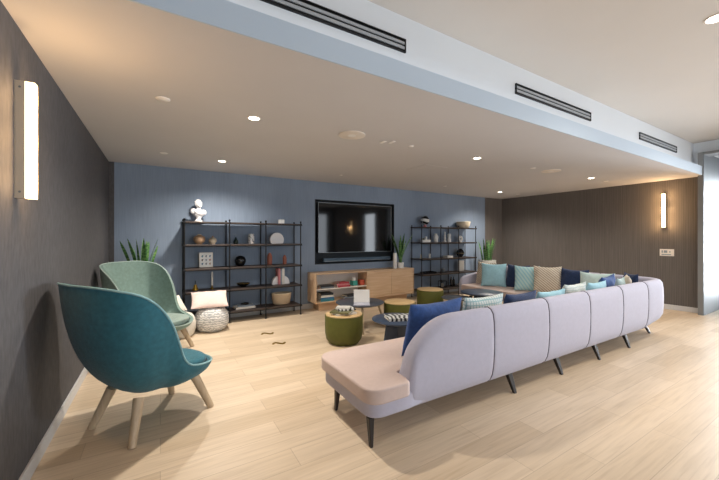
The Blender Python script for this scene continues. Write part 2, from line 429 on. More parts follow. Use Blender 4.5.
for x, y, lab in [(1.887, 3.301, 'large round white ceiling speaker in the middle, the nearer of two'), (5.908, 3.258, 'large round white ceiling speaker toward the right, the farther of two')]:
    t = thing('ceiling_speaker', lab, 'speaker', (x, y, HL), 0, 'round ceiling speakers')
    MB().lathe([(0, 0), (.142, 0), (.142, -.007), (0, -.010)], 40).build('grille', 'speaker', t, smooth=True)
    MB().lathe([(.143, 0), (.155, 0), (.155, -.006), (.143, -.009)], 40).build('rim', 'white_in', t, smooth=True)
for x, y, lab in [(2.352, 3.344, 'small rectangular ceiling plate, the one nearer the big round speaker'), (2.447, 3.287, 'small rectangular ceiling plate, the one farther from the big round speaker')]:
    tag(MB().box(-.022, .022, -.05, .05, -.006, 0).build('ceiling_plate', 'speaker', loc=(x, y, HL), bevel=.002), lab, 'ceiling fitting', 'pair of small rectangular ceiling plates')
t = thing('ceiling_hatch', 'flush square access hatch in the low ceiling in front of the television', 'hatch', (3.9, 4.25, HL))
MB().box(-.25, .25, -.25, .25, -.004, 0).build('panel', 'ceil_low', t, bevel=.0015)

# ------------------------------------------------------------------ sconces and wall plate
def pointlamp(parent, loc, watts, col, r=.05):
    ld = bpy.data.lights.new('sconce_lamp', 'POINT'); ld.energy = watts; ld.color = col; ld.shadow_soft_size = r
    lo = bpy.data.objects.new('lamp', ld); C.objects.link(lo); lo.location = loc; lo.parent = parent
WARM = (1, .60, .28)
def sconce(label, x, y, z, rz, h, lamps, watts):
    """box sconce: +x leaves the wall"""
    t = thing('wall_sconce', label, 'wall lamp', (x, y, z), rz, 'glowing wall sconces')
    MB().box(0, .042, -.025, .025, 0, h).build('bracket', 'beige_plate', t, bevel=.002)
    MB().box(.042, .084, -.025, .025, 0, h).build('diffuser', 'sconce_glow', t, bevel=.002)
    for zz in (.035, h-.035): MB().tube((.022, -.026, zz), (.022, -.024, zz), .006, None, 12).build('screw', 'silver', t)
    for q in lamps: pointlamp(t, (.13, 0, q*h), watts, WARM, .03)
sconce('tall glowing box sconce on the grey left wall', LX, 2.536, 1.67, 0, .645, (.15, .5, .85), 3.6)
sconce('narrow glowing vertical sconce on the brown right wall', RX, 2.59, 1.67, PI, .69, (.1, .5, .93), 5.5)
sconce('glowing sconce on the right wall behind the viewer, seen in the television', RX, -2.8, 1.67, PI, .69, (.5,), 10)
t = thing('control_plate', 'white wall control plate with small display below the right sconce', 'control plate', (RX, 2.556, 1.155))
MB().box(-.012, .003, -.112, .112, -.07, .07).build('plate', 'white_in', t, bevel=.004)
MB().box(-.015, -.012, -.01, .045, -.005, .045).build('display', 'display', t)
MB().box(-.015, -.012, .06, .08, -.005, .045).build('button', 'display', t)
MB().box(-.015, -.012, -.06, -.04, .0, .03).build('button', 'display', t)
MB().box(-.015, -.012, -.07, .08, -.05, -.03).build('button_row', 'display', t)

# ------------------------------------------------------------------ armchairs
def resample(pts, n):
    pts = [Vector(p) for p in pts]; N = len(pts); dense = []
    for i in range(N):
        p0, p1, p2, p3 = pts[i-1], pts[i], pts[(i+1) % N], pts[(i+2) % N]
        for kx in range(12):
            t = kx/12
            dense.append(.5*((2*p1)+(p2-p0)*t+(2*p0-5*p1+4*p2-p3)*t*t+(3*p1-p0-3*p2+p3)*t**3))
    L = [0]
    for a, c in zip(dense, dense[1:]+dense[:1]): L.append(L[-1]+(c-a).length)
    out = []; j = 0
    for i in range(n):
        d = L[-1]*i/n
        while L[j+1] < d: j += 1
        f = (d-L[j])/max(1e-9, L[j+1]-L[j]); out.append(dense[j].lerp(dense[(j+1) % len(dense)], f))
    return out
HALF = [(-.56, 0, 1.135), (-.545, .19, 1.135), (-.475, .345, 1.115), (-.345, .42, 1.065), (-.225, .425, .97), (-.125, .41, .83),
        (-.06, .395, .675), (-.01, .38, .545), (.06, .362, .465), (.18, .332, .425), (.33, .255, .395), (.42, .13, .375), (.445, 0, .37)]
def armchair(label, loc, rz, shellm, padm, pipem, sc=1.0):
    t = thing('armchair', label, 'armchair', loc, rz, 'wingback lounge armchairs')
    rim = [tuple(c*sc if i < 2 else c for i, c in enumerate(p)) for p in HALF]
    loop = rim+[(x, -y, z) for x, y, z in rim[-2:0:-1]]
    loop = resample(loop, 72)
    def shell_rows(inset, zb):
        rows = []
        for kx in range(1, 17):
            tt = kx/16; row = []
            for p in loop:
                x, y, h = p
                q = Vector((x, y, 0)); q = q*(1-inset/max(q.length, .05)); h = h-inset*.0
                back = max(0, min(1, (h-.5)/.5))
                P0 = Vector((0, 0, zb)); P1 = Vector((q.x*.62, q.y*.62, zb))
                P2 = Vector((q.x*(.97-.05*back), q.y*(1.0), zb+(h-zb)*(.30)))
                P3 = Vector((q.x, q.y, h))
                row.append(P0*(1-tt)**3+P1*3*tt*(1-tt)**2+P2*3*tt*tt*(1-tt)+P3*tt**3)
            rows.append(row)
        return rows
    outer = shell_rows(0, .255); inner = shell_rows(.034, .295)
    m = MB(); m.grid(outer+inner[::-1], True, False)
    bmv = m.b
    bmv.verts.ensure_lookup_table()
    n = len(loop)
    m.b.faces.new([bmv.verts[i] for i in range(n)][::-1]); m.b.faces.new([bmv.verts[len(bmv.verts)-n+i] for i in range(n)])
    m.build('shell', shellm, t, smooth=True, ang=60)
    mid = [(a+c)/2 for a, c in zip(outer[-1], inner[-1])]
    MB().path([(p.x, p.y, p.z) for p in outer[-1]], .0075, 8, True).build('piping', pipem, t, smooth=True)
    # seat pad
    rows = []
    for z, s_ in ((.345, .86), (.36, .95), (.39, 1.0), (.42, .99), (.435, .94), (.44, .8), (.442, .4)):
        rows.append([((.05+.335*s_*math.copysign(abs(math.cos(a))**.75, math.cos(a)))*sc, .275*sc*s_*math.copysign(abs(math.sin(a))**.75, math.sin(a)), z) for a in [2*PI*i/48 for i in range(48)]])
    MB().grid(rows, True, True).build('seat_pad', padm, t, smooth=True)
    for sx, sy in ((-.32, .267), (-.32, -.267), (.32, .267), (.32, -.267)):
        MB().tube((sx*sc, sy*sc, 0), (sx*.70, sy*.66, .29), .026, .036, 20).build('leg', 'oak', t, smooth=True)
    return t
armchair('teal felt wingback armchair seen from behind, nearest the viewer by the left wall', (-.038, 3.157, 0), math.atan2(.53, .848), 'teal', 'teal', 'pipe')
armchair('sage green felt armchair behind the teal one, open side facing the room', (-.045, 4.97, 0), R(-43), 'sage', 'sage_pad', 'pipe_sage', 1.0)

# ------------------------------------------------------------------ snake plants
def leaves_mesh(n, h, spread, seed, base=.04):
    rnd = random.Random(seed); m = MB()
    for i in range(n):
        a = 2*PI*i/n+rnd.uniform(-.4, .4); rb = base*math.sqrt(rnd.uniform(.1, 1)); hh = h*rnd.uniform(.68, 1.0); lean = spread*rnd.uniform(.35, 1)
        wd = rnd.uniform(.024, .034); tw = rnd.uniform(-1, 1); rows = []
        for kx in range(9):
            s_ = kx/8; c = Vector((math.cos(a)*(rb+lean*s_**1.5*hh), math.sin(a)*(rb+lean*s_**1.5*hh), hh*s_))
            ww = wd*(.55+.75*s_-0.2*s_*s_)*(1-s_**5)+.001; an = a+PI/2+tw*s_
            d = Vector((math.cos(an), math.sin(an), 0)); nn = Vector((-d.y, d.x, 0))
            th = .005*(1-s_)+.0012
            rows.append([c-d*ww, c-nn*th+nn*.010*(1-s_), c+d*ww, c+nn*th+nn*.012*(1-s_)])
        m.grid(rows, True, True)
    return m
def snake_plant(label, loc, potprof, potm, z_soil, n, h, spread, seed, base, soil_r):
    t = thing('snake_plant', label, 'plant', loc, 0, 'snake plants')
    MB().lathe(potprof, 36).build('pot', potm, t, smooth=True)
    MB().lathe([(0, z_soil-.02), (soil_r, z_soil-.02), (soil_r, z_soil), (0, z_soil+.006)], 28).build('soil', 'soil', t)
    leaves_mesh(n, h, spread, seed, base).build('leaves', 'leaf', t, smooth=True, loc=(0, 0, z_soil-.01))
def planter_prof(r0, r1, H, th=.012, dep=.06): return [(0, 0), (r0, 0), (r1, H-.01), (r1, H), (r1-th, H), (r1-th-.004, H-dep), (0, H-dep)]
snake_plant('snake plant in the back left corner behind the sage armchair', (-.235, 6.0, 0), planter_prof(.15, .19, .86), 'darkplanter', .83, 15, .66, .30, 3, .12, .172)
snake_plant('tall snake plant in the back right corner behind the sofa cushions', (7.70, 5.98, 0), planter_prof(.17, .23, .85), 'planter', .82, 17, .66, .30, 11, .14, .212)

# ------------------------------------------------------------------ shelving units
ZS = [.195, .575, .95, 1.346, 1.722]      # shelf top heights
YF, YB = 5.975, 6.335
def shelf_unit(label, xs):
    t = thing('shelf_unit', label, 'shelf unit', (xs[0], 6.2, 0), 0, 'open black shelf units')
    for x in xs:
        for y in (YF, YB):
            m = MB().tube((x-xs[0], y-6.2, 0), (x-xs[0], y-6.2, ZS[-1]+.035), .011, None, 14)
            m.lathe([(0, 0), (.02, 0), (.02, .012), (.0125, .02)], 14, (x-xs[0], y-6.2, 0))
            m.lathe([(.0125, ZS[-1]+.02), (.018, ZS[-1]+.03), (.015, ZS[-1]+.045), (0, ZS[-1]+.05)], 14, (x-xs[0], y-6.2, 0))
            for z in ZS: m.tube((x-xs[0], y-6.2-(.028 if y == YF else -.01), z-.012), (x-xs[0], y-6.2+(.01 if y == YF else .024), z-.012), .017, None, 12)
            m.build('post', 'black', t, smooth=True)
    for z in ZS:
        for a, c in zip(xs, xs[1:]):
            MB().box(a-xs[0]+.004, c-xs[0]-.004, YF-6.2-.018, YB-6.2+.012, z-.024, z).build('shelf_board', 'shelfwood', t, bevel=.003)
        MB().tube((-.03, YF-6.2-.002, z-.03), (xs[-1]-xs[0]+.03, YF-6.2-.002, z-.03), .008, None, 10).build('rail', 'black', t, smooth=True)
shelf_unit('open black shelf unit left of the television, holding the white bust', [.33, 1.013, 1.63, 2.29])
shelf_unit('open black shelf unit right of the television, holding the beige bowl', [5.325, 5.95, 6.58, 7.226])
Z1, Z2, Z3, Z4, Z5 = ZS[4]+.001, ZS[3]+.001, ZS[2]+.001, ZS[1]+.001, ZS[0]+.001
GL, GR = 'ornaments on the left shelf unit', 'ornaments on the right shelf unit'
def vase(name, label, cat, x, z, prof, m, group, y=6.2, n=32):
    return tag(MB().lathe(prof, n).build(name, m, smooth=True, loc=(x, y, z)), label, cat, group)
# bust
t = thing('bust', 'white classical bust on top of the left shelf unit', 'bust', (.555, 6.2, Z1), R(20))
MB().lathe([(0, 0), (.062, 0), (.062, .018), (.045, .03), (.034, .05), (.04, .075), (0, .08)], 28).build('socle', 'plaster', t, smooth=True)
m = MB()
m.ell((0, 0, .145), (.088, .062, .075)).ell((-.085, .005, .175), (.048, .046, .05)).ell((.085, .005, .165), (.048, .046, .05)).ell((0, -.02, .15), (.07, .06, .05))
m.ell((-.05, -.03, .165), (.06, .04, .03), (0, .5, 0)).tube((0, .005, .18), (0, -.005, .26), .036, .032, 20).ell((0, 0, .085), (.045, .04, .04))
m.ell((0, -.008, .30), (.049, .058, .066)).ell((0, .012, .318), (.055, .058, .056)).ell((0, -.062, .295), (.010, .016, .016)).ell((0, -.052, .262), (.022, .018, .016)).ell((0, -.05, .325), (.036, .014, .012))
m.ell((-.05, .0, .295), (.010, .016, .02)).ell((.05, .0, .295), (.010, .016, .02)).ell((-.017, -.052, .272), (.012, .01, .008)).ell((.017, -.052, .272), (.012, .01, .008))
for i in range(26):
    a = random.uniform(0, 2*PI); e = random.uniform(.1, 1.4)
    if math.sin(a) < -.55 and e < .75: continue
    m.ell((.052*math.cos(a)*math.cos(e), .012+.056*math.sin(a)*math.cos(e), .318+.056*math.sin(e)), (.015, .015, .013), u=10, w=8)
m.build('figure', 'plaster', t, remesh=.005)
tag(MB().box(-.05, .05, -.045, .045, 0, .082).build('ornament_box', 'white_cer', loc=(1.985, 6.2, Z1), bevel=.006), 'small white box alone on top of the left shelf unit', 'box', GL)
t = thing('vase', 'round brown ceramic vase below the bust, larger of the pair', 'vase', (.567, 6.2, Z2), 0, GL)
MB().lathe([(0, 0), (.045, 0), (.045, .012), (.075, .035), (.092, .08), (.082, .125), (.045, .15), (.022, .158), (0, .158)], 36).build('body', 'tan_cer', t, smooth=True)
MB().lathe([(.022, .157), (.03, .162), (.03, .17), (.016, .17), (.014, .160)], 24).build('neck', 'sand_cer', t, smooth=True)
t = thing('vase', 'small round sand coloured vase beside the larger brown one', 'vase', (.775, 6.2, Z2), 0, GL)
MB().lathe([(0, 0), (.036, 0), (.036, .012), (.058, .035), (.066, .06), (.054, .095), (.024, .115), (0, .115)], 32).build('body', 'sand_cer', t, smooth=True)
MB().lathe([(.012, .113), (.012, .135), (.018, .142), (0, .142)], 20).build('stopper', 'tan_cer', t, smooth=True)
t = thing('oil_lamp', 'small dark green pear ornament with a thin flat disc on top', 'ornament', (1.155, 6.2, Z2), 0, GL)
MB().lathe([(0, 0), (.03, 0), (.045, .02), (.042, .05), (.018, .09), (.008, .12), (0, .12)], 28).build('body', 'dark_green', t, smooth=True)
MB().lathe([(0, .118), (.006, .118), (.006, .158), (.05, .160), (.05, .165), (0, .166)], 24).build('disc', 'bk_steel', t, smooth=True)
vase('vase', 'white marbled cylinder vase in the middle bay of left unit', 'vase', 1.425, Z2, [(0, 0), (.044, 0), (.05, .008), (.052, .09), (.048, .17), (.044, .182), (.036, .182), (.034, .12), (0, .12)], 'marble', GL)
t = thing('disc_sculpture', 'white round disc sculpture standing on its flat edge', 'ornament', (1.895, 6.2, Z2), 0, GL)
pts = [(.132*math.sin(a), .075+.132*-math.cos(a)) for a in [R(55)+(R(250))*i/40 for i in range(41)]]
m = MB(); vsA = [m.b.verts.new((x, -.03, z)) for x, z in pts]; vsB = [m.b.verts.new((x, .03, z)) for x, z in pts]; N = len(pts)
for i in range(N): m.b.faces.new((vsA[i], vsA[(i+1) % N], vsB[(i+1) % N], vsB[i]))
m.b.faces.new(vsA); m.b.faces.new(vsB[::-1]); m.build('disc', 'plaster', t, bevel=.006)
MB().box(-.07, .07, -.034, .034, -.0, .004).build('foot', 'white_cer', t)
# framed print leaning
t = thing('framed_print', 'white framed print with a grid of tiny coloured motifs', 'picture', (.675, 6.24, Z3), 0, GL); t.rotation_euler = (R(-6), 0, 0)
MB().box(-.108, .108, -.006, .006, .0, .252).build('board', 'white_cer', t)
m = MB()
for q in ((-.108, -.098, 0, .252), (.098, .108, 0, .252), (-.108, .108, 0, .01), (-.108, .108, .242, .252)): m.box(q[0], q[1], -.012, -.006, q[2], q[3])
m.build('frame', 'white_in', t)
cols = ['bk_blue', 'bk_grey', 'tan_cer', 'bk_black', 'bk_steel', 'terra', 'bk_teal', 'bk_grey', 'bk_blue']
for i in range(9):
    cx, cz = (-.06+.06*(i % 3)), (.06+.065*(i//3))
    m = MB(); m.tube((cx, -.0075, cz), (cx, -.006, cz), .013, None, 9); m.box(cx-.006, cx+.01, -.0075, -.006, cz-.02, cz-.01); m.ell((cx+.012, -.007, cz+.012), (.007, .001, .006), u=8, w=6)
    m.build('motif', cols[i], t)
t = thing('ball_vase', 'glossy black round vase in the centre of the left unit', 'vase', (1.232, 6.2, Z3), 0, GL)
MB().lathe([(0, 0), (.035, 0), (.07, .022), (.096, .07), (.096, .115), (.075, .16), (.035, .183), (.026, .184), (.022, .17), (0, .165)], 40).build('body', 'blackgl', t, smooth=True)
vase('bottle', 'taller terracotta bottle in the right bay of left unit', 'bottle', 1.762, Z3, [(0, 0), (.04, 0), (.045, .01), (.046, .15), (.036, .19), (.022, .205), (.02, .222), (0, .222)], 'terra', GL)
vase('bottle', 'shorter terracotta bottle in the right bay of left unit', 'bottle', 2.05, Z3, [(0, 0), (.033, 0), (.037, .01), (.037, .12), (.026, .155), (.016, .165), (.015, .175), (0, .175)], 'terra', GL)
t = thing('bell', 'small brass and green bell ornament behind the pink cushion', 'ornament', (.506, 6.2, Z4), 0, GL)
MB().lathe([(0, 0), (.05, 0), (.048, .02), (.032, .05), (.022, .09), (0, .095)], 26).build('body', 'brass', t, smooth=True)
MB().lathe([(.006, .09), (.008, .14), (.005, .16), (0, .16)], 14).build('handle', 'dark_green', t, smooth=True)
t = thing('candlestick', 'slim tall pale candlestick behind the pink cushion', 'candlestick', (.765, 6.2, Z4), 0, GL)
MB().lathe([(0, 0), (.03, 0), (.03, .012), (.013, .03), (.013, .06), (0, .06)], 20).build('base', 'brass', t, smooth=True)
MB().lathe([(0, .06), (.016, .06), (.015, .285), (.006, .296), (0, .297)], 18).build('candle', 'bk_white', t, smooth=True)
t = thing('bowl', 'wide shallow black bowl with gold rim on left unit', 'bowl', (1.285, 6.2, Z4), 0, GL)
MB().lathe([(0, 0), (.045, 0), (.05, .012), (.1, .04), (.118, .062), (.112, .064), (.09, .046), (.04, .022), (0, .02)], 36).build('body', 'blackgl', t, smooth=True)
MB().path([(.115*math.cos(2*PI*i/40), .115*math.sin(2*PI*i/40), .064) for i in range(40)], .004, 6, True).build('rim', 'brass', t, smooth=True)
# bookends with books
for sx, lab in ((-1, 'white marble half-arch bookend left of the upright books'), (1, 'white marble half-arch bookend right of the upright books')):
    pts = [(0, 0)]+[(.105*math.cos(R(90)*i/16)*sx, .15*math.sin(R(90)*i/16)) for i in range(17)]
    m = MB(); A = [m.b.verts.new((x, -.045, z)) for x, z in pts]; B = [m.b.verts.new((x, .045, z)) for x, z in pts]; N = len(pts)
    for i in range(N): m.b.faces.new((A[i], A[(i+1) % N], B[(i+1) % N], B[i]))
    m.b.faces.new(A); m.b.faces.new(B[::-1])
    tag(m.build('bookend', 'plaster', loc=(1.955+sx*.063+.012, 6.2, Z4), bevel=.003), lab, 'bookend', 'marble bookends')
def book(label, loc, rz, w, d, h, cover, group, stand=False, pages='paper'):
    """closed book lying flat: w along x (spine along x), d along y, h thick"""
    t = thing('book', label, 'book', loc, 0, group)
    t.rotation_euler = (0, R(-90), rz) if stand else (0, 0, rz)
    MB().box(-w/2, w/2, -d/2, d/2, 0, .003).box(-w/2, w/2, -d/2, d/2, h-.003, h).box(-w/2, w/2, -d/2, -d/2+.004, .003, h-.003).build('cover', cover, t)
    MB().box(-w/2+.005, w/2-.005, -d/2+.005, d/2-.006, .0035, h-.0035).build('pages', pages, t)
    return t
bx = 1.905
for kx, (th, hh, cv, lab) in enumerate([(.038, .30, 'bk_pink', 'dusty pink upright book between the marble bookends'), (.03, .295, 'bk_steel', 'grey blue upright book between the marble bookends'), (.045, .305, 'bk_white', 'white upright book between the marble bookends')]):
    book(lab, (bx+th, 6.2, Z4+hh/2), 0, hh, .17, th, cv, 'upright books between bookends', True); bx += th+.0015
book('large white book lying under the dark ornament on lowest shelf', (1.295, 6.19, Z5), R(4), .34, .23, .034, 'bk_white', 'books on the left unit')
book('thin grey book lying on the large white one, lowest shelf', (1.315, 6.195, Z5+.035), R(-5), .27, .19, .02, 'bk_steel', 'books on the left unit')
t = thing('knot_ornament', 'small dark knot ornament lying on the books, lowest shelf', 'ornament', (1.30, 6.19, Z5+.0565), 0, GL)
MB().path([(.055*math.cos(a)*(1+.3*math.cos(3*a)), .04*math.sin(a), .012+.010*(1+math.sin(2*a))*.5) for a in [2*PI*i/48 for i in range(48)]], .011, 8, True).build('loop', 'blackgl', t, smooth=True)
t = thing('basket', 'woven beige basket at bottom right of the left shelf unit', 'basket', (1.99, 6.2, Z5), 0, GL)
MB().lathe([(0, 0), (.145, 0), (.165, .02), (.188, .19), (.188, .2), (.176, .2), (.155, .03), (0, .02)], 40, sy=.68).build('body', 'basket', t, smooth=True)
MB().path([(.182*math.cos(2*PI*i/44), .182*.68*math.sin(2*PI*i/44), .203) for i in range(44)], .010, 8, True).build('rim', 'sand_cer', t, smooth=True)

# right unit ornaments
t = thing('swirl_globe', 'black and white swirled ball on a small pinkish stand', 'ornament', (5.63, 6.2, Z1), 0, GR)
MB().lathe([(0, 0), (.05, 0), (.045, .02), (.03, .045), (.03, .06), (0, .055)], 24).build('stand', 'bk_pink', t, smooth=True)
MB().ell((0, 0, .165), (.108, .108, .108), u=32, w=20).build('ball', 'swirl', t, smooth=True)
MB().path([(.112*math.cos(2*PI*i/48), -.02, .165+.112*math.sin(2*PI*i/48)) for i in range(48)], .006, 6, True).build('ring', 'silver', t, smooth=True)
vase('bowl', 'wide beige ceramic bowl on top of the right shelf unit', 'bowl', 7.0, Z1, [(0, 0), (.12, 0), (.14, .01), (.175, .09), (.186, .165), (.18, .17), (.165, .1), (.13, .025), (0, .02)], 'sand_cer', GR, 6.2, 40)
t = thing('ship_ornament', 'low white block ornament with two small towers', 'ornament', (5.64, 6.18, Z2), 0, GR)
MB().box(-.13, .13, -.04, .04, 0, .065).build('base', 'white_cer', t, bevel=.008)
MB().box(-.02, .03, -.025, .025, .065, .145).build('tower', 'white_cer', t, bevel=.008)
MB().tube((-.075, 0, .065), (-.075, 0, .105), .028, .018, 16).build('chimney', 'bk_olive', t, smooth=True)
vase('vase', 'white shouldered vase on the second shelf of the right unit', 'vase', 6.0, Z2, [(0, 0), (.045, 0), (.05, .01), (.064, .13), (.052, .175), (.032, .19), (.036, .222), (.028, .222), (.026, .18), (0, .17)], 'white_cer', GR)
vase('candlestick', 'tall thin white turned candlestick on the right unit', 'candlestick', 6.315, Z2, [(0, 0), (.042, 0), (.038, .03), (.022, .06), (.032, .1), (.018, .14), (.024, .17), (.012, .2), (.015, .265), (0, .268)], 'white_cer', GR)
vase('vase', 'white waisted vase beside the tall thin candlestick', 'vase', 6.47, Z2, [(0, 0), (.045, 0), (.05, .02), (.05, .08), (.036, .11), (.046, .15), (.046, .2), (.03, .22), (.02, .22), (.02, .16), (0, .15)], 'white_cer', GR)
t = thing('ring_sculpture', 'white ring sculpture with open centre on the right unit', 'ornament', (6.89, 6.2, Z2), 0, GR)
m = MB(); rows = []
for i in range(40):
    a = 2*PI*i/40; rows.append([((.056+.028*math.cos(q))*math.cos(a), .026*math.sin(q), .088+(.056+.028*math.cos(q))*math.sin(a)) for q in [2*PI*j/14 for j in range(14)]])
m.grid(rows+[rows[0]], True).build('ring', 'white_cer', t, smooth=True)
MB().box(-.035, .035, -.025, .025, 0, .012).build('foot', 'white_cer', t)
vase('candle_holder', 'tiny pale candle holder at left end of the third shelf', 'candle holder', 5.50, Z3, [(0, 0), (.03, 0), (.028, .012), (.01, .02), (.01, .07), (.018, .08), (.018, .095), (0, .095)], 'sand_cer', GR)
vase('candle_holder', 'tiny white pillar candle on the third shelf', 'candle', 5.785, Z3, [(0, 0), (.026, 0), (.026, .105), (.02, .11), (0, .108)], 'bk_white', GR)
book('white book lying flat on the third shelf of right unit', (6.41, 6.18, Z3), 0, .2, .16, .045, 'bk_white', 'books on the right unit')
t = thing('globe_vase', 'dark metallic round vase with band, third shelf of right unit', 'vase', (6.885, 6.2, Z3), 0, GR)
MB().lathe([(0, 0), (.045, 0), (.085, .04), (.104, .1), (.09, .16), (.05, .2), (.036, .215), (.03, .2), (0, .19)], 36).build('body', 'blackgl', t, smooth=True)
MB().path([(.106*math.cos(2*PI*i/40), .106*math.sin(2*PI*i/40), .1) for i in range(40)], .006, 6, True).build('band', 'brass', t, smooth=True)
t = thing('tray', 'long flat black tray on the fourth shelf of right unit', 'tray', (5.75, 6.2, Z4), 0, GR)
MB().box(-.19, .19, -.09, .09, 0, .012).build('base', 'blackgl', t, bevel=.003)
m = MB(); m.box(-.19, -.18, -.09, .09, .012, .04).box(.18, .19, -.09, .09, .012, .04).box(-.19, .19, -.09, -.08, .012, .04).box(-.19, .19, .08, .09, .012, .04); m.build('rim', 'blackgl', t, bevel=.002)
t = thing('teapot', 'small dark lidded pot on the fourth shelf of right unit', 'pot', (6.25, 6.2, Z4), 0, GR)
MB().lathe([(0, 0), (.035, 0), (.06, .03), (.06, .06), (.035, .09), (0, .095)], 28).build('body', 'bk_grey', t, smooth=True)
MB().lathe([(.01, .092), (.012, .105), (.016, .115), (0, .122)], 16).build('knob', 'bk_grey', t, smooth=True)
t = thing('ornament_box', 'white upright box standing on the fourth shelf of right unit', 'box', (6.915, 6.2, Z4), R(-4), GR)
MB().box(-.085, .085, -.03, .03, 0, .275).build('body', 'white_cer', t, bevel=.004)
MB().box(-.07, .07, -.033, -.03, .015, .26).build('face', 'bk_white', t)
t = thing('wire_cube', 'small dark wire cube lantern on the lowest right shelf', 'lantern', (6.22, 6.19, Z5), R(8), GR)
m = MB(); e = .075
for a in (-e, e):
    for c in (-e, e):
        m.box(a-.005, a+.005, c-.005, c+.005, 0, 2*e+.005); m.box(-e, e, a-.005, a+.005, c+e-.0, c+e+.01); m.box(a-.005, a+.005, -e, e, c+e, c+e+.01)
m.build('frame', 'black', t)
MB().lathe([(0, .010), (.03, .010), (.03, .09), (0, .09)], 20).build('candle', 'bk_white', t, smooth=True)
bot = [(0, 0), (.03, 0), (.033, .008), (.033, .15), (.014, .19), (.012, .235), (.015, .24), (0, .241)]
vase('bottle', 'black bottle on the lowest right shelf, the left one', 'bottle', 6.545, Z5, bot, 'blackgl', GR)
vase('bottle', 'black bottle on the lowest right shelf, next to bay post', 'bottle', 6.64, Z5, bot, 'blackgl', GR)
book('pale blue book lying flat on the lowest right shelf', (7.0, 6.2, Z5), R(6), .3, .2, .03, 'bk_steel', 'books on the right unit')

# ------------------------------------------------------------------ television, soundbar
t = thing('television', 'large black flat television mounted in the wall niche', 'television', (3.775, W+.02, 1.67))
MB().box(-.945, .945, -.03, .02, -.53, .53).build('body', 'black', t, bevel=.004)
MB().box(-.938, .938, -.033, -.030, -.523, .523).build('screen', 'tv_screen', t)
m = MB()
for q in ((-.948, -.938, -.533, .533), (.938, .948, -.533, .533), (-.948, .948, -.533, -.523), (-.948, .948, .523, .533)): m.box(q[0], q[1], -.04, -.025, q[2], q[3])
m.build('bezel', 'silver', t, bevel=.002)
MB().box(-.35, .35, .02, .12, -.2, .2).build('wall_mount', 'black', t)
t = thing('soundbar', 'long slim dark soundbar below the television', 'soundbar', (3.80, W-.02, .985))
MB().box(-.86, .86, -.055, .05, -.035, .04).build('body', 'sound', t, bevel=.012, seg=3)
MB().box(-.86, .86, -.058, -.055, -.028, -.018).build('trim_strip', 'silver', t)
m = MB()
for sx in (-.6, .6): m.box(sx-.03, sx+.03, .05, .16, -.02, .02)
m.build('bracket', 'black', t)

# ------------------------------------------------------------------ console
CX0, CX1, CY0, CY1, CZ0, CZ1 = 2.585, 5.07, 5.95, 6.36, .165, .755
t = thing('media_console', 'long oak media console under the television with open shelves', 'console', (CX0, CY0, 0))
Lc, Dc = CX1-CX0, CY1-CY0
MB().box(0, Lc, 0, Dc, CZ1-.022, CZ1).build('top', 'oakx', t, bevel=.002)
MB().box(0, Lc, 0, Dc, CZ0, CZ0+.022).build('bottom', 'oakx', t, bevel=.002)
for a in (0, 1.19, Lc-.025): MB().box(a, a+.025, 0, Dc, CZ0+.022, CZ1-.022).build('side_panel', 'oakx', t, bevel=.002)
MB().box(.025, Lc-.025, Dc-.02, Dc-.005, CZ0+.022, CZ1-.022).build('back_panel', 'white_in', t)
MB().box(.025, 1.19, .02, Dc-.02, .425, .445).build('shelf_board', 'white_in', t, bevel=.001)
for a, c in ((1.219, 1.833), (1.837, Lc-.004)):
    d = MB().box(a, c, -.0, .02, CZ0+.026, CZ1-.026).build('door', 'oakx', t, bevel=.002)
MB().box(.12, Lc-.12, .12, Dc-.02, 0, CZ0).build('plinth', 'oakx', t)
zu, zl = .446, CZ0+.023
GB = 'books in the media console'
book('grey book lying on the upper console shelf, lower of the grey pair', (2.86, 6.1, zu), R(2), .30, .22, .03, 'bk_grey', GB)
book('dark book lying on the grey one, upper console shelf', (2.87, 6.1, zu+.031), R(-4), .28, .2, .026, 'bk_black', GB)
book('red book at bottom of the pile on upper console shelf', (3.235, 6.1, zu), R(3), .30, .22, .034, 'bk_red', GB)
book('pink book in the middle of the red pile', (3.225, 6.1, zu+.035), R(-3), .28, .21, .034, 'bk_pink', GB)
book('dark red book on top of the red pile', (3.24, 6.1, zu+.07), R(6), .24, .19, .028, 'bk_red', GB)
t = thing('ornament_jar', 'turquoise square jar with white lid on the console shelf', 'jar', (3.53, 6.1, zu), R(10), 'ornaments in the console')
MB().box(-.06, .06, -.06, .06, 0, .105).build('body', 'box_teal', t, bevel=.012, seg=3)
MB().lathe([(0, .105), (.045, .105), (.045, .16), (.035, .172), (0, .174)], 24).build('lid', 'white_cer', t, smooth=True)
tag(MB().box(-.03, .03, -.03, .03, 0, .1).build('ornament_box', 'bk_grey', loc=(3.625, 6.21, zu), bevel=.006), 'small grey block between the turquoise jar and orange cube', 'box', 'ornaments in the console')
tag(MB().box(-.055, .055, -.055, .055, 0, .115).build('ornament_cube', 'box_orange', loc=(3.70, 6.08, zu), bevel=.012, seg=3), 'small orange cube at right end of upper console shelf', 'box', 'ornaments in the console')
for kx, (cv, lab, rz) in enumerate([('bk_teal', 'teal book at the bottom of the lower console pile', 2), ('bk_blue', 'blue book second in the lower console pile', -2), ('bk_white', 'white book third in the lower console pile', 3), ('bk_black', 'dark book topmost of the lower console pile', -3)]):
    book(lab, (2.86, 6.1, zl+kx*.041), R(rz), .30-.01*kx, .22, .04, cv, GB)
book('steel grey book at bottom of the right lower console pile', (3.42, 6.1, zl), R(-4), .32, .22, .04, 'bk_steel', GB)
book('black book lying on the steel grey one, lower console shelf', (3.44, 6.1, zl+.041), R(5), .28, .2, .036, 'bk_black', GB)
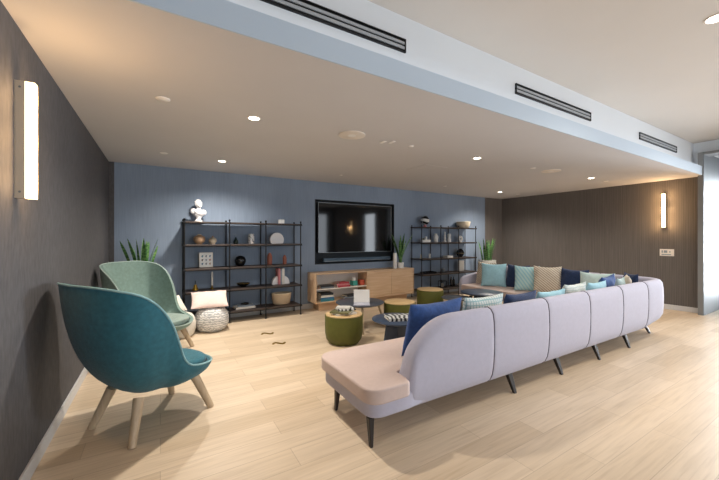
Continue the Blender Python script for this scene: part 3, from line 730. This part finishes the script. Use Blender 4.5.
vase('vase', 'tall white cylinder vase on the console beside the plant', 'vase', 4.625, CZ1+.001, [(0, 0), (.042, 0), (.045, .01), (.041, .35), (.036, .355), (.03, .35), (.03, .25), (0, .25)], 'white_cer', None, 6.1)
snake_plant('small snake plant in a white pot on the console', (4.80, 6.12, CZ1+.001), [(0, 0), (.078, 0), (.082, .008), (.082, .02), (.07, .024), (.08, .12), (.08, .13), (.07, .13), (.066, .105), (0, .105)], 'white_cer', .115, 10, .74, .50, 23, .035, .066)

# ------------------------------------------------------------------ poufs and their cushions
def pillow_mesh(w, h, th, n=18, seed=0, sag=.0):
    rnd = random.Random(seed); m = MB(); ph = [rnd.uniform(0, 6) for _ in range(6)]
    def pt(u, v, side):
        x = w/2*u*(1-.055*(1-v*v)*abs(u)**2-.0); z = h/2*v*(1-.055*(1-u*u)*abs(v)**2)
        e = max(0, (1-abs(u)**2.6))*max(0, (1-abs(v)**2.6)); t = th/2*e**.55
        wr = .006*math.sin(7*u+ph[0]+3*v)*math.sin(5*v+ph[1])+.005*math.sin(11*u*v+ph[2])+.004*math.sin(9*(u-v)+ph[3])
        y = side*t+wr*e**.4*side
        return Vector((x, y, z+h/2-sag*h*(1-u*u)*max(0, v)))
    us = [math.sin(PI/2*(-1+2*i/n)) for i in range(n+1)]
    front = [[pt(u, v, -1) for u in us] for v in us]; back = [[pt(u, v, 1) for u in us] for v in us]
    m.grid(front); m.grid(back)
    bmesh.ops.remove_doubles(m.b, verts=m.b.verts, dist=1e-5)
    return m
def cushion(label, m, loc, rz, lean, w=.5, h=.48, th=.17, seed=0, group=None, roll=0, piping=None, sag=.03):
    t = tag(pillow_mesh(w, h, th, 18, seed, sag).build('cushion', m, smooth=True, ang=80), label, 'cushion', group)
    t.location = loc; t.rotation_mode = 'XYZ'
    mt = Matrix.Rotation(rz, 3, 'Z') @ Matrix.Rotation(lean, 3, 'X') @ Matrix.Rotation(roll, 3, 'Y')
    t.rotation_euler = mt.to_euler()
    return t
t = thing('pouf', 'grey knitted round pouf in front of the left shelf unit', 'pouf', (.70, 5.69, 0), 0, 'knitted poufs')
MB().lathe([(0, 0), (.16, 0), (.205, .03), (.245, .11), (.25, .19), (.235, .27), (.19, .335), (.12, .36), (0, .365)], 48).build('body', 'knit', t, smooth=True)
MB().lathe([(0, .362), (.03, .366), (.02, .374), (0, .376)], 20).build('button', 'knit', t, smooth=True)
t = thing('pouf', 'cream round pouf half hidden behind the sage armchair', 'pouf', (.25, 5.54, 0), 0, 'knitted poufs')
MB().lathe([(0, 0), (.15, 0), (.185, .03), (.208, .11), (.212, .18), (.2, .26), (.16, .325), (.09, .352), (0, .358)], 48).build('body', 'cream', t, smooth=True)
MB().lathe([(0, .352), (.03, .358), (.02, .366), (0, .368)], 20).build('button', 'cream', t, smooth=True)
cushion('pale pink cushion leaning on the grey knitted pouf', 'pinkc', (.655, 5.53, .385), R(-4), R(-62), .53, .42, .13, 3, 'cushions on the poufs')
cushion('ivory cushion slumped on the cream pouf', 'whitec', (.17, 5.52, .365), R(25), R(-50), .40, .32, .13, 5, 'cushions on the poufs')

# ------------------------------------------------------------------ drum ottomans, low tables
def ottoman(label, x, y, h=.40, r=.265):
    t = thing('drum_ottoman', label, 'ottoman', (x, y, 0), 0, 'olive drum ottomans')
    MB().lathe([(0, 0), (r*.74, 0), (r*.80, .012), (r*.93, .06), (r*.99, .14), (r, .22), (r, h-.035), (r*.985, h-.022), (0, h-.022)], 56).build('body', 'olive', t, smooth=True)
    MB().lathe([(0, h-.021), (r*.955, h-.021), (r*.96, h-.004), (r*.94, h), (0, h)], 56).build('top', 'toplight', t, smooth=True)
    MB().path([(r*.985*math.cos(2*PI*i/56), r*.985*math.sin(2*PI*i/56), h-.02) for i in range(56)], .006, 6, True).build('piping', 'olive', t, smooth=True)
ottoman('olive green drum ottoman with wooden top carrying books, the nearest', 2.203, 4.08)
ottoman('olive green drum ottoman behind the table with the laptop', 3.42, 4.38)
ottoman('olive green drum ottoman standing before the right shelf unit, the farthest', 4.66, 4.98, .43)
GO = 'books on the nearest ottoman'
book('cream book at the bottom of the ottoman pile', (2.18, 4.05, .401), R(-5), .30, .22, .026, 'bk_white', GO)
book('olive patterned book second in the ottoman pile', (2.13, 4.02, .4275), R(-48), .27, .19, .022, 'bk_olive', GO)
book('black and white patterned book third in the ottoman pile', (2.22, 4.07, .450), R(-12), .25, .18, .02, 'zebra', GO)
book('small white book on top of the ottoman pile', (2.20, 4.09, .4705), R(-35), .19, .14, .02, 'bk_white', GO)
# table with splayed pale legs
t = thing('round_table', 'round slate table on pale wooden legs holding the laptop', 'table', (2.78, 4.605, 0), 0, 'round low tables')
MB().lathe([(0, .392), (.36, .392), (.392, .408), (.392, .416), (.384, .42), (0, .42)], 56).build('top', 'greytop', t, smooth=True)
for a in (R(246), R(-12), R(112), R(180)): MB().tube((.40*math.cos(a)*1.08, .40*math.sin(a)*1.08, 0), (.31*math.cos(a), .31*math.sin(a), .395), .012, .02, 16).build('leg', 'oak', t, smooth=True)
t = thing('laptop', 'open white laptop standing on the slate round table', 'laptop', (2.69, 4.40, .4205), R(-31))
MB().box(-.125, .125, -.13, .08, 0, .014).build('base', 'lilac', t, bevel=.004)
o = MB().box(-.125, .125, -.006, .006, 0, .2).build('screen', 'white_cer', t, bevel=.003); o.location = (0, .082, .014); o.rotation_euler = (R(-8), 0, 0)
# pedestal tables
def slab_table(label, x, y, r, h, m, rz, seed=0):
    t = thing('round_table', label, 'table', (x, y, 0), rz, 'round low tables')
    MB().lathe([(0, h-.03), (r*.9, h-.03), (r, h-.014), (r, h-.004), (r*.98, h), (0, h)], 56).build('top', m, t, smooth=True)
    for k_ in range(3):
        a = k_*2*PI/3
        m2 = MB(); w0, w1 = r*.72, r*.52
        A = [(.0, -.012, 0), (w0, -.012, 0), (w1, -.012, h-.03), (.0, -.012, h-.03)]
        vs = [m2.b.verts.new(p) for p in A]; vb = [m2.b.verts.new((p[0], .012, p[2])) for p in A]
        for i in range(4): m2.b.faces.new((vs[i], vs[(i+1) % 4], vb[(i+1) % 4], vb[i]))
        m2.b.faces.new(vs[::-1]); m2.b.faces.new(vb)
        for v in m2.b.verts: v.co = Matrix.Rotation(a, 3, 'Z') @ v.co
        m2.build('pedestal_panel', m, t)
    return t
slab_table('round navy table on slab legs beside the pink chaise, holding the zebra book', 2.66, 3.46, .33, .40, 'navytop', R(62))
slab_table('small low slate table between far ottoman and corner sofa', 4.64, 4.27, .265, .37, 'greytop', R(20))
slab_table('larger slate table close to the far sofa seat, overlapping the small one', 5.13, 4.12, .37, .45, 'navytop', R(75))
book('thick white book with black zebra pattern on the navy table', (2.66, 3.42, .401), R(-22), .34, .26, .035, 'zebra', None)
# brass floor inlays
for x, y, lab in [(1.393, 5.02, 'small brass wave shaped floor inlay, the one nearer the shelf unit'), (1.40, 4.475, 'small brass wave shaped floor inlay, the one nearer the sofa')]:
    m = MB(); n = 24
    rows = []
    for i in range(n+1):
        u = -1+2*i/n; c = Vector((.082*u, .045*math.sin(PI*u*-1.0), 0)); tx = Vector((.082, .045*PI*-math.cos(PI*u), 0)).normalized(); nn = Vector((-tx.y, tx.x, 0)); wv = .016
        rows.append([c-nn*wv+Vector((0, 0, .0005)), c-nn*wv*.8+Vector((0, 0, .010)), c+nn*wv*.8+Vector((0, 0, .010)), c+nn*wv+Vector((0, 0, .0005))])
    m.grid(rows, True, True)
    tag(m.build('floor_inlay', 'brass', loc=(x, y, 0), smooth=True, ang=30), lab, 'floor fitting', 'brass wave inlays')

# ------------------------------------------------------------------ L shaped sofa
t = thing('corner_sofa', 'long lavender grey L-shaped sofa with blush seat and open chaise end', 'sofa', (1.2, 1.9, 0))
SO = Vector((1.2, 1.9, 0))
XR = 6.56; CR = .28; YE = 5.15
PROF = [(-.13, .165), (-.07, .168), (-.025, .182), (.005, .21), (.027, .26), (.041, .34), (.049, .46), (.05, .60), (.046, .72), (.036, .79), (.012, .828), (-.02, .842), (-.055, .835), (-.08, .80), (-.095, .72), (-.115, .58), (-.13, .43), (-.14, .30), (-.14, .22)]
L1 = XR-CR-1.5; LA = PI/2*CR
def path_at(s_):
    if s_ <= L1: return Vector((1.5+s_, 1.9, 0)), Vector((0, -1, 0))
    if s_ <= L1+LA:
        a = (s_-L1)/CR; return Vector((XR-CR+CR*math.sin(a), 1.9+CR-CR*math.cos(a), 0)), Vector((math.sin(a), -math.cos(a), 0))
    return Vector((XR, 1.9+CR+(s_-L1-LA), 0)), Vector((1, 0, 0))
def s_of_x(x): return x-1.5
def s_of_y(y): return L1+LA+(y-1.9-CR)
def ztop(s_):
    d = s_-.05; wd = .50
    if d < wd: return .415+(.842-.415)*max(0, 1-((wd-d)/wd)**2.1)**(1/2.1) if d > 0 else .415
    return .842
cuts = [.05, s_of_x(2.485), s_of_x(3.337), s_of_x(4.165), s_of_x(5.0), s_of_x(5.78), s_of_y(2.75), s_of_y(3.55), s_of_y(4.35), s_of_y(YE)]
for i, (a, c) in enumerate(zip(cuts, cuts[1:])):
    n = 40 if i == 0 else 22
    if i == 0: ss = [a+(c-a)*(q/n)**1.8 for q in range(n+1)]
    else: ss = [a+(c-a)*q/n for q in range(n+1)]
    ss = [ss[0], ss[0]+.004, ss[0]+.010, ss[0]+.02]+[x for x in ss[1:-1] if ss[0]+.025 < x < ss[-1]-.025]+[ss[-1]-.02, ss[-1]-.010, ss[-1]-.004, ss[-1]]
    if i == 0: ss = [a+(c-a)*(q/n)**1.8 for q in range(n)]+[c-.01, c-.004, c]; ss = sorted(set(x for x in ss if x <= c))
    rows = []
    for s_ in ss:
        e = min(s_-a, c-s_); pin = 0.007*(1-min(1, e/.022))**2
        if i == 0 and s_-a < c-s_: pin = .03*(1-min(1, (s_-a)/.05))**2
        P, Nn = path_at(s_); zt = ztop(s_); row = []
        for (o, z) in PROF:
            if z > .40: z = .40+(z-.40)*(zt-.40)/(.842-.40)
            mid = -.055; oo = o
            sgn = 1 if o > mid else -1
            oo = o-sgn*pin; z2 = z-(pin if z > .75*zt else 0)
            tuck = max(0, min(1, (s_-L1+.45)/.6))*max(0, (.36-z2)/.2)**2*.13; row.append(P+Nn*(oo-tuck)+Vector((0, 0, z2))-SO)
        rows.append(row)
    MB().grid(rows, True, True).build('back_panel', 'lav', t, smooth=True, ang=50)
for c in cuts[1:-1]:
    P, Nn = path_at(c)
    MB().path([P+Nn*(o-.003)+Vector((0, 0, z))-SO for o, z in PROF[2:13]], .004, 6).build('seam', 'seam', t, smooth=True)
poly = fillet([(1.215, 1.868), (1.55, 1.866), (2.0, 1.93), (2.2, 1.99), (6.25, 1.99), (6.40, 2.2), (6.42, 5.10), (5.76, 5.10), (5.76, 2.66), (1.215, 2.67)], [.13, .05, .1, .05, .05, .1, .1, .1, .03, .13])
MB().prism([(x-SO.x, y-SO.y) for x, y in poly], .205, .335).build('base_frame', 'lav', t, bevel=.06, seg=6)
def seat(poly, rad): MB().prism([(x-SO.x, y-SO.y) for x, y in fillet(poly, rad, 8)], .322, .425).build('seat_cushion', 'pinkseat', t, bevel=.038, seg=5)
seat([(1.185, 1.83), (1.53, 1.83), (1.552, 1.90), (1.565, 2.04), (2.48, 2.04), (2.48, 2.715), (1.185, 2.715)], [.13, .05, .03, .03, .02, .03, .16])
seat([(2.485, 2.055), (3.33, 2.055), (3.33, 2.72), (2.485, 2.72)], .03)
seat([(3.335, 2.055), (4.16, 2.055), (4.16, 2.72), (3.335, 2.72)], .03)
seat([(4.165, 2.055), (4.995, 2.055), (4.995, 2.72), (4.165, 2.72)], .03)
seat([(5.0, 2.055), (5.65, 2.055), (5.65, 2.72), (5.0, 2.72)], .03)
seat([(5.655, 2.055), (6.40, 2.055), (6.40, 3.0), (5.655, 3.0)], [.02, .15, .02, .03])
seat([(5.655, 3.005), (6.40, 3.005), (6.40, 4.05), (5.655, 4.05)], .03)
seat([(5.655, 4.055), (6.40, 4.055), (6.40, 5.12), (5.655, 5.12)], [.03, .02, .08, .12])
# low rounded arm closing the far end
prof = fillet([(5.74, .19), (6.52, .19), (6.52, .70), (5.74, .58)], [.05, .05, .2, .16], 8)
m = MB(); A = [m.b.verts.new((x-SO.x, 5.125-SO.y, z)) for x, z in prof]; B = [m.b.verts.new((x-SO.x, 5.215-SO.y, z)) for x, z in prof]; N = len(prof)
for i in range(N): m.b.faces.new((A[i], A[(i+1) % N], B[(i+1) % N], B[i]))
m.b.faces.new(A); m.b.faces.new(B[::-1]); m.build('arm', 'lav', t, bevel=.03, seg=4)
def sofa_leg(fx, fy, tx, ty, k_=1):
    m = MB(); p0 = Vector((fx, fy, 0))-SO; p1 = Vector((tx, ty, .2))-SO
    rows = []
    for q, w, d in ((0, .017, .014), (1, .034, .022)):
        c = p0.lerp(p1, q); rows.append([c+Vector((sx*w*k_, sy*d, 0)) for sx, sy in ((-1, -1), (1, -1), (1, 1), (-1, 1))])
    m.grid(rows, True, True).build('leg', 'darkwood', t, bevel=.004)
for x in (2.846, 3.657, 4.492, 5.311): sofa_leg(x, 1.905, x-.012, 1.975)
sofa_leg(1.253, 1.925, 1.258, 1.945, .65); sofa_leg(1.27, 2.493, 1.28, 2.48, .65)
sofa_leg(6.40, 2.04, 6.33, 2.12)
for x, y in ((3.657, 2.62), (5.311, 2.62), (5.80, 4.95), (6.38, 4.95), (5.80, 3.6), (6.38, 3.6)): sofa_leg(x, y, x, y-.03)

# ------------------------------------------------------------------ sofa cushions
ZC = .428
G1, G2 = 'cushions along the near sofa back', 'cushions along the far sofa back'
for lab, m, x, y, w, h, th, lean, rz in [
    ('big cobalt blue cushion at the chaise end of the near sofa back', 'blue_c', 2.10, 2.27, .64, .485, .20, -14, 182),
    ('white cushion with thin teal check beside the big cobalt one', 'check', 2.74, 2.26, .56, .475, .17, -13, 179),
    ('navy cushion peeking over the near sofa back, beside the checked one', 'navy', 3.36, 2.26, .56, .45, .17, -12, 181),
    ('light blue cushion peeking over the near sofa back, next to the navy', 'lblue', 3.95, 2.26, .54, .425, .17, -13, 178),
    ('white grey checked cushion in the middle of near sofa back', 'check2', 4.46, 2.27, .54, .475, .17, -14, 181),
    ('light blue cushion just left of the slumped navy one', 'lblue', 5.03, 2.26, .48, .455, .17, -13, 179),
    ('navy cushion tilted up near the sofa corner', 'blue_c', 5.46, 2.29, .42, .49, .17, -11, 183)]:
    cushion(lab, m, (x, y, ZC+(.018 if 'tilted' in lab else 0)), R(rz), R(lean), w, h, th, int(x*37), G1, R(4 if 'tilted' in lab else 0))
for lab, m, x, y, w, h, th, lean, rz in [
    ('pale blue cushion tucked into the sofa corner', 'mint', 5.83, 2.28, .32, .45, .14, -11, 186),
    ('beige cushion tucked deep in the sofa corner', 'beige_pl', 6.04, 2.27, .30, .47, .14, -10, 205),
    ('small navy cushion at the outermost sofa corner behind the beige one', 'navy', 6.27, 2.27, .32, .485, .12, -6, 232)]:
    cushion(lab, m, (x, y, ZC), R(rz), R(lean), w, h, th, int(x*31), G1)
for lab, m, x, y, w, h, th, lean, rz in [
    ('beige patterned cushion at the far arm, partly behind the light blue one', 'beige_st', 6.20, 4.88, .46, .50, .16, -11, -85),
    ('light blue square cushion second from the far arm', 'lblue', 6.03, 4.53, .50, .50, .17, -14, -58),
    ('navy cushion between light blue and mint ones on the far sofa', 'navy', 6.20, 4.13, .50, .49, .15, -11, -92),
    ('mint and blue leaf pattern cushion on the far sofa', 'mint_st', 6.05, 3.80, .44, .50, .16, -14, -60),
    ('beige diagonal weave cushion on the far sofa, right of the mint one', 'beige_st', 6.08, 3.42, .46, .52, .17, -14, -62),
    ('dark navy cushion right of the beige weave one, far sofa', 'navy', 6.20, 3.05, .46, .49, .16, -11, -90),
    ('wide pale mint cushion slumped near the sofa corner', 'mint', 6.10, 2.64, .48, .47, .17, -15, -75)]:
    cushion(lab, m, (x, y, ZC), R(rz), R(lean), w, h, th, int(y*31), G2)

# ------------------------------------------------------------------ daylight
def area(name, loc, rot, sx, sy, watts, col, spread=180):
    ld = bpy.data.lights.new(name, 'AREA'); ld.shape = 'RECTANGLE'; ld.size = sx; ld.size_y = sy; ld.energy = watts; ld.color = col; ld.spread = R(spread)
    lo = bpy.data.objects.new(name, ld); C.objects.link(lo); lo.location = loc; lo.rotation_euler = rot; return lo
DAY = (.86, .93, 1)
for a, c in wins: area('window_daylight', ((a+c)/2, REAR-.16, 1.6), (R(90), 0, 0), c-a, 2.6, 30*(c-a), DAY)
area('window_daylight', (RX+.16, (wy0+wy1)/2, 1.5), (R(90), 0, R(90)), wy1-wy0, 2.4, 60, DAY)
area('hall_daylight', (12.06, 1.1, 1.45), (R(90), 0, R(90)), 1.4, 2.7, 75, DAY, 50)
downlight(6.9, .831, HH, 'lit recessed downlight in the high ceiling right of the visible one', .06, 110)
for x in (4.0, 6.9): downlight(x, -2.2, HH, 'lit recessed downlight in the high ceiling behind the viewer, %s' % ('left one' if x < 5 else 'right one'), .06, 80)
w = bpy.data.worlds.new('World'); bpy.context.scene.world = w; w.use_nodes = True
w.node_tree.nodes['Background'].inputs[0].default_value = (.75, .85, 1, 1); w.node_tree.nodes['Background'].inputs[1].default_value = .6

# ------------------------------------------------------------------ camera
cd = bpy.data.cameras.new('camera'); cam = bpy.data.objects.new('camera', cd); C.objects.link(cam)
cd.sensor_fit = 'HORIZONTAL'; cd.sensor_width = 36; cd.lens = 330.72/719*36
cd.shift_y = -(240-238.18)/719; cd.clip_start = .05
cam.location = (0, 0, 1.45); cam.rotation_euler = (R(90), 0, R(-31.057))
sc = bpy.context.scene; sc.camera = cam
vs = sc.view_settings; vs.view_transform = 'Standard'; vs.look = 'None'; vs.gamma = 1; vs.use_curve_mapping = False
vs.exposure = 0.15
sc.cycles.use_denoising = True
sc.cycles.max_bounces = 8; sc.cycles.diffuse_bounces = 5; sc.cycles.sample_clamp_indirect = 6
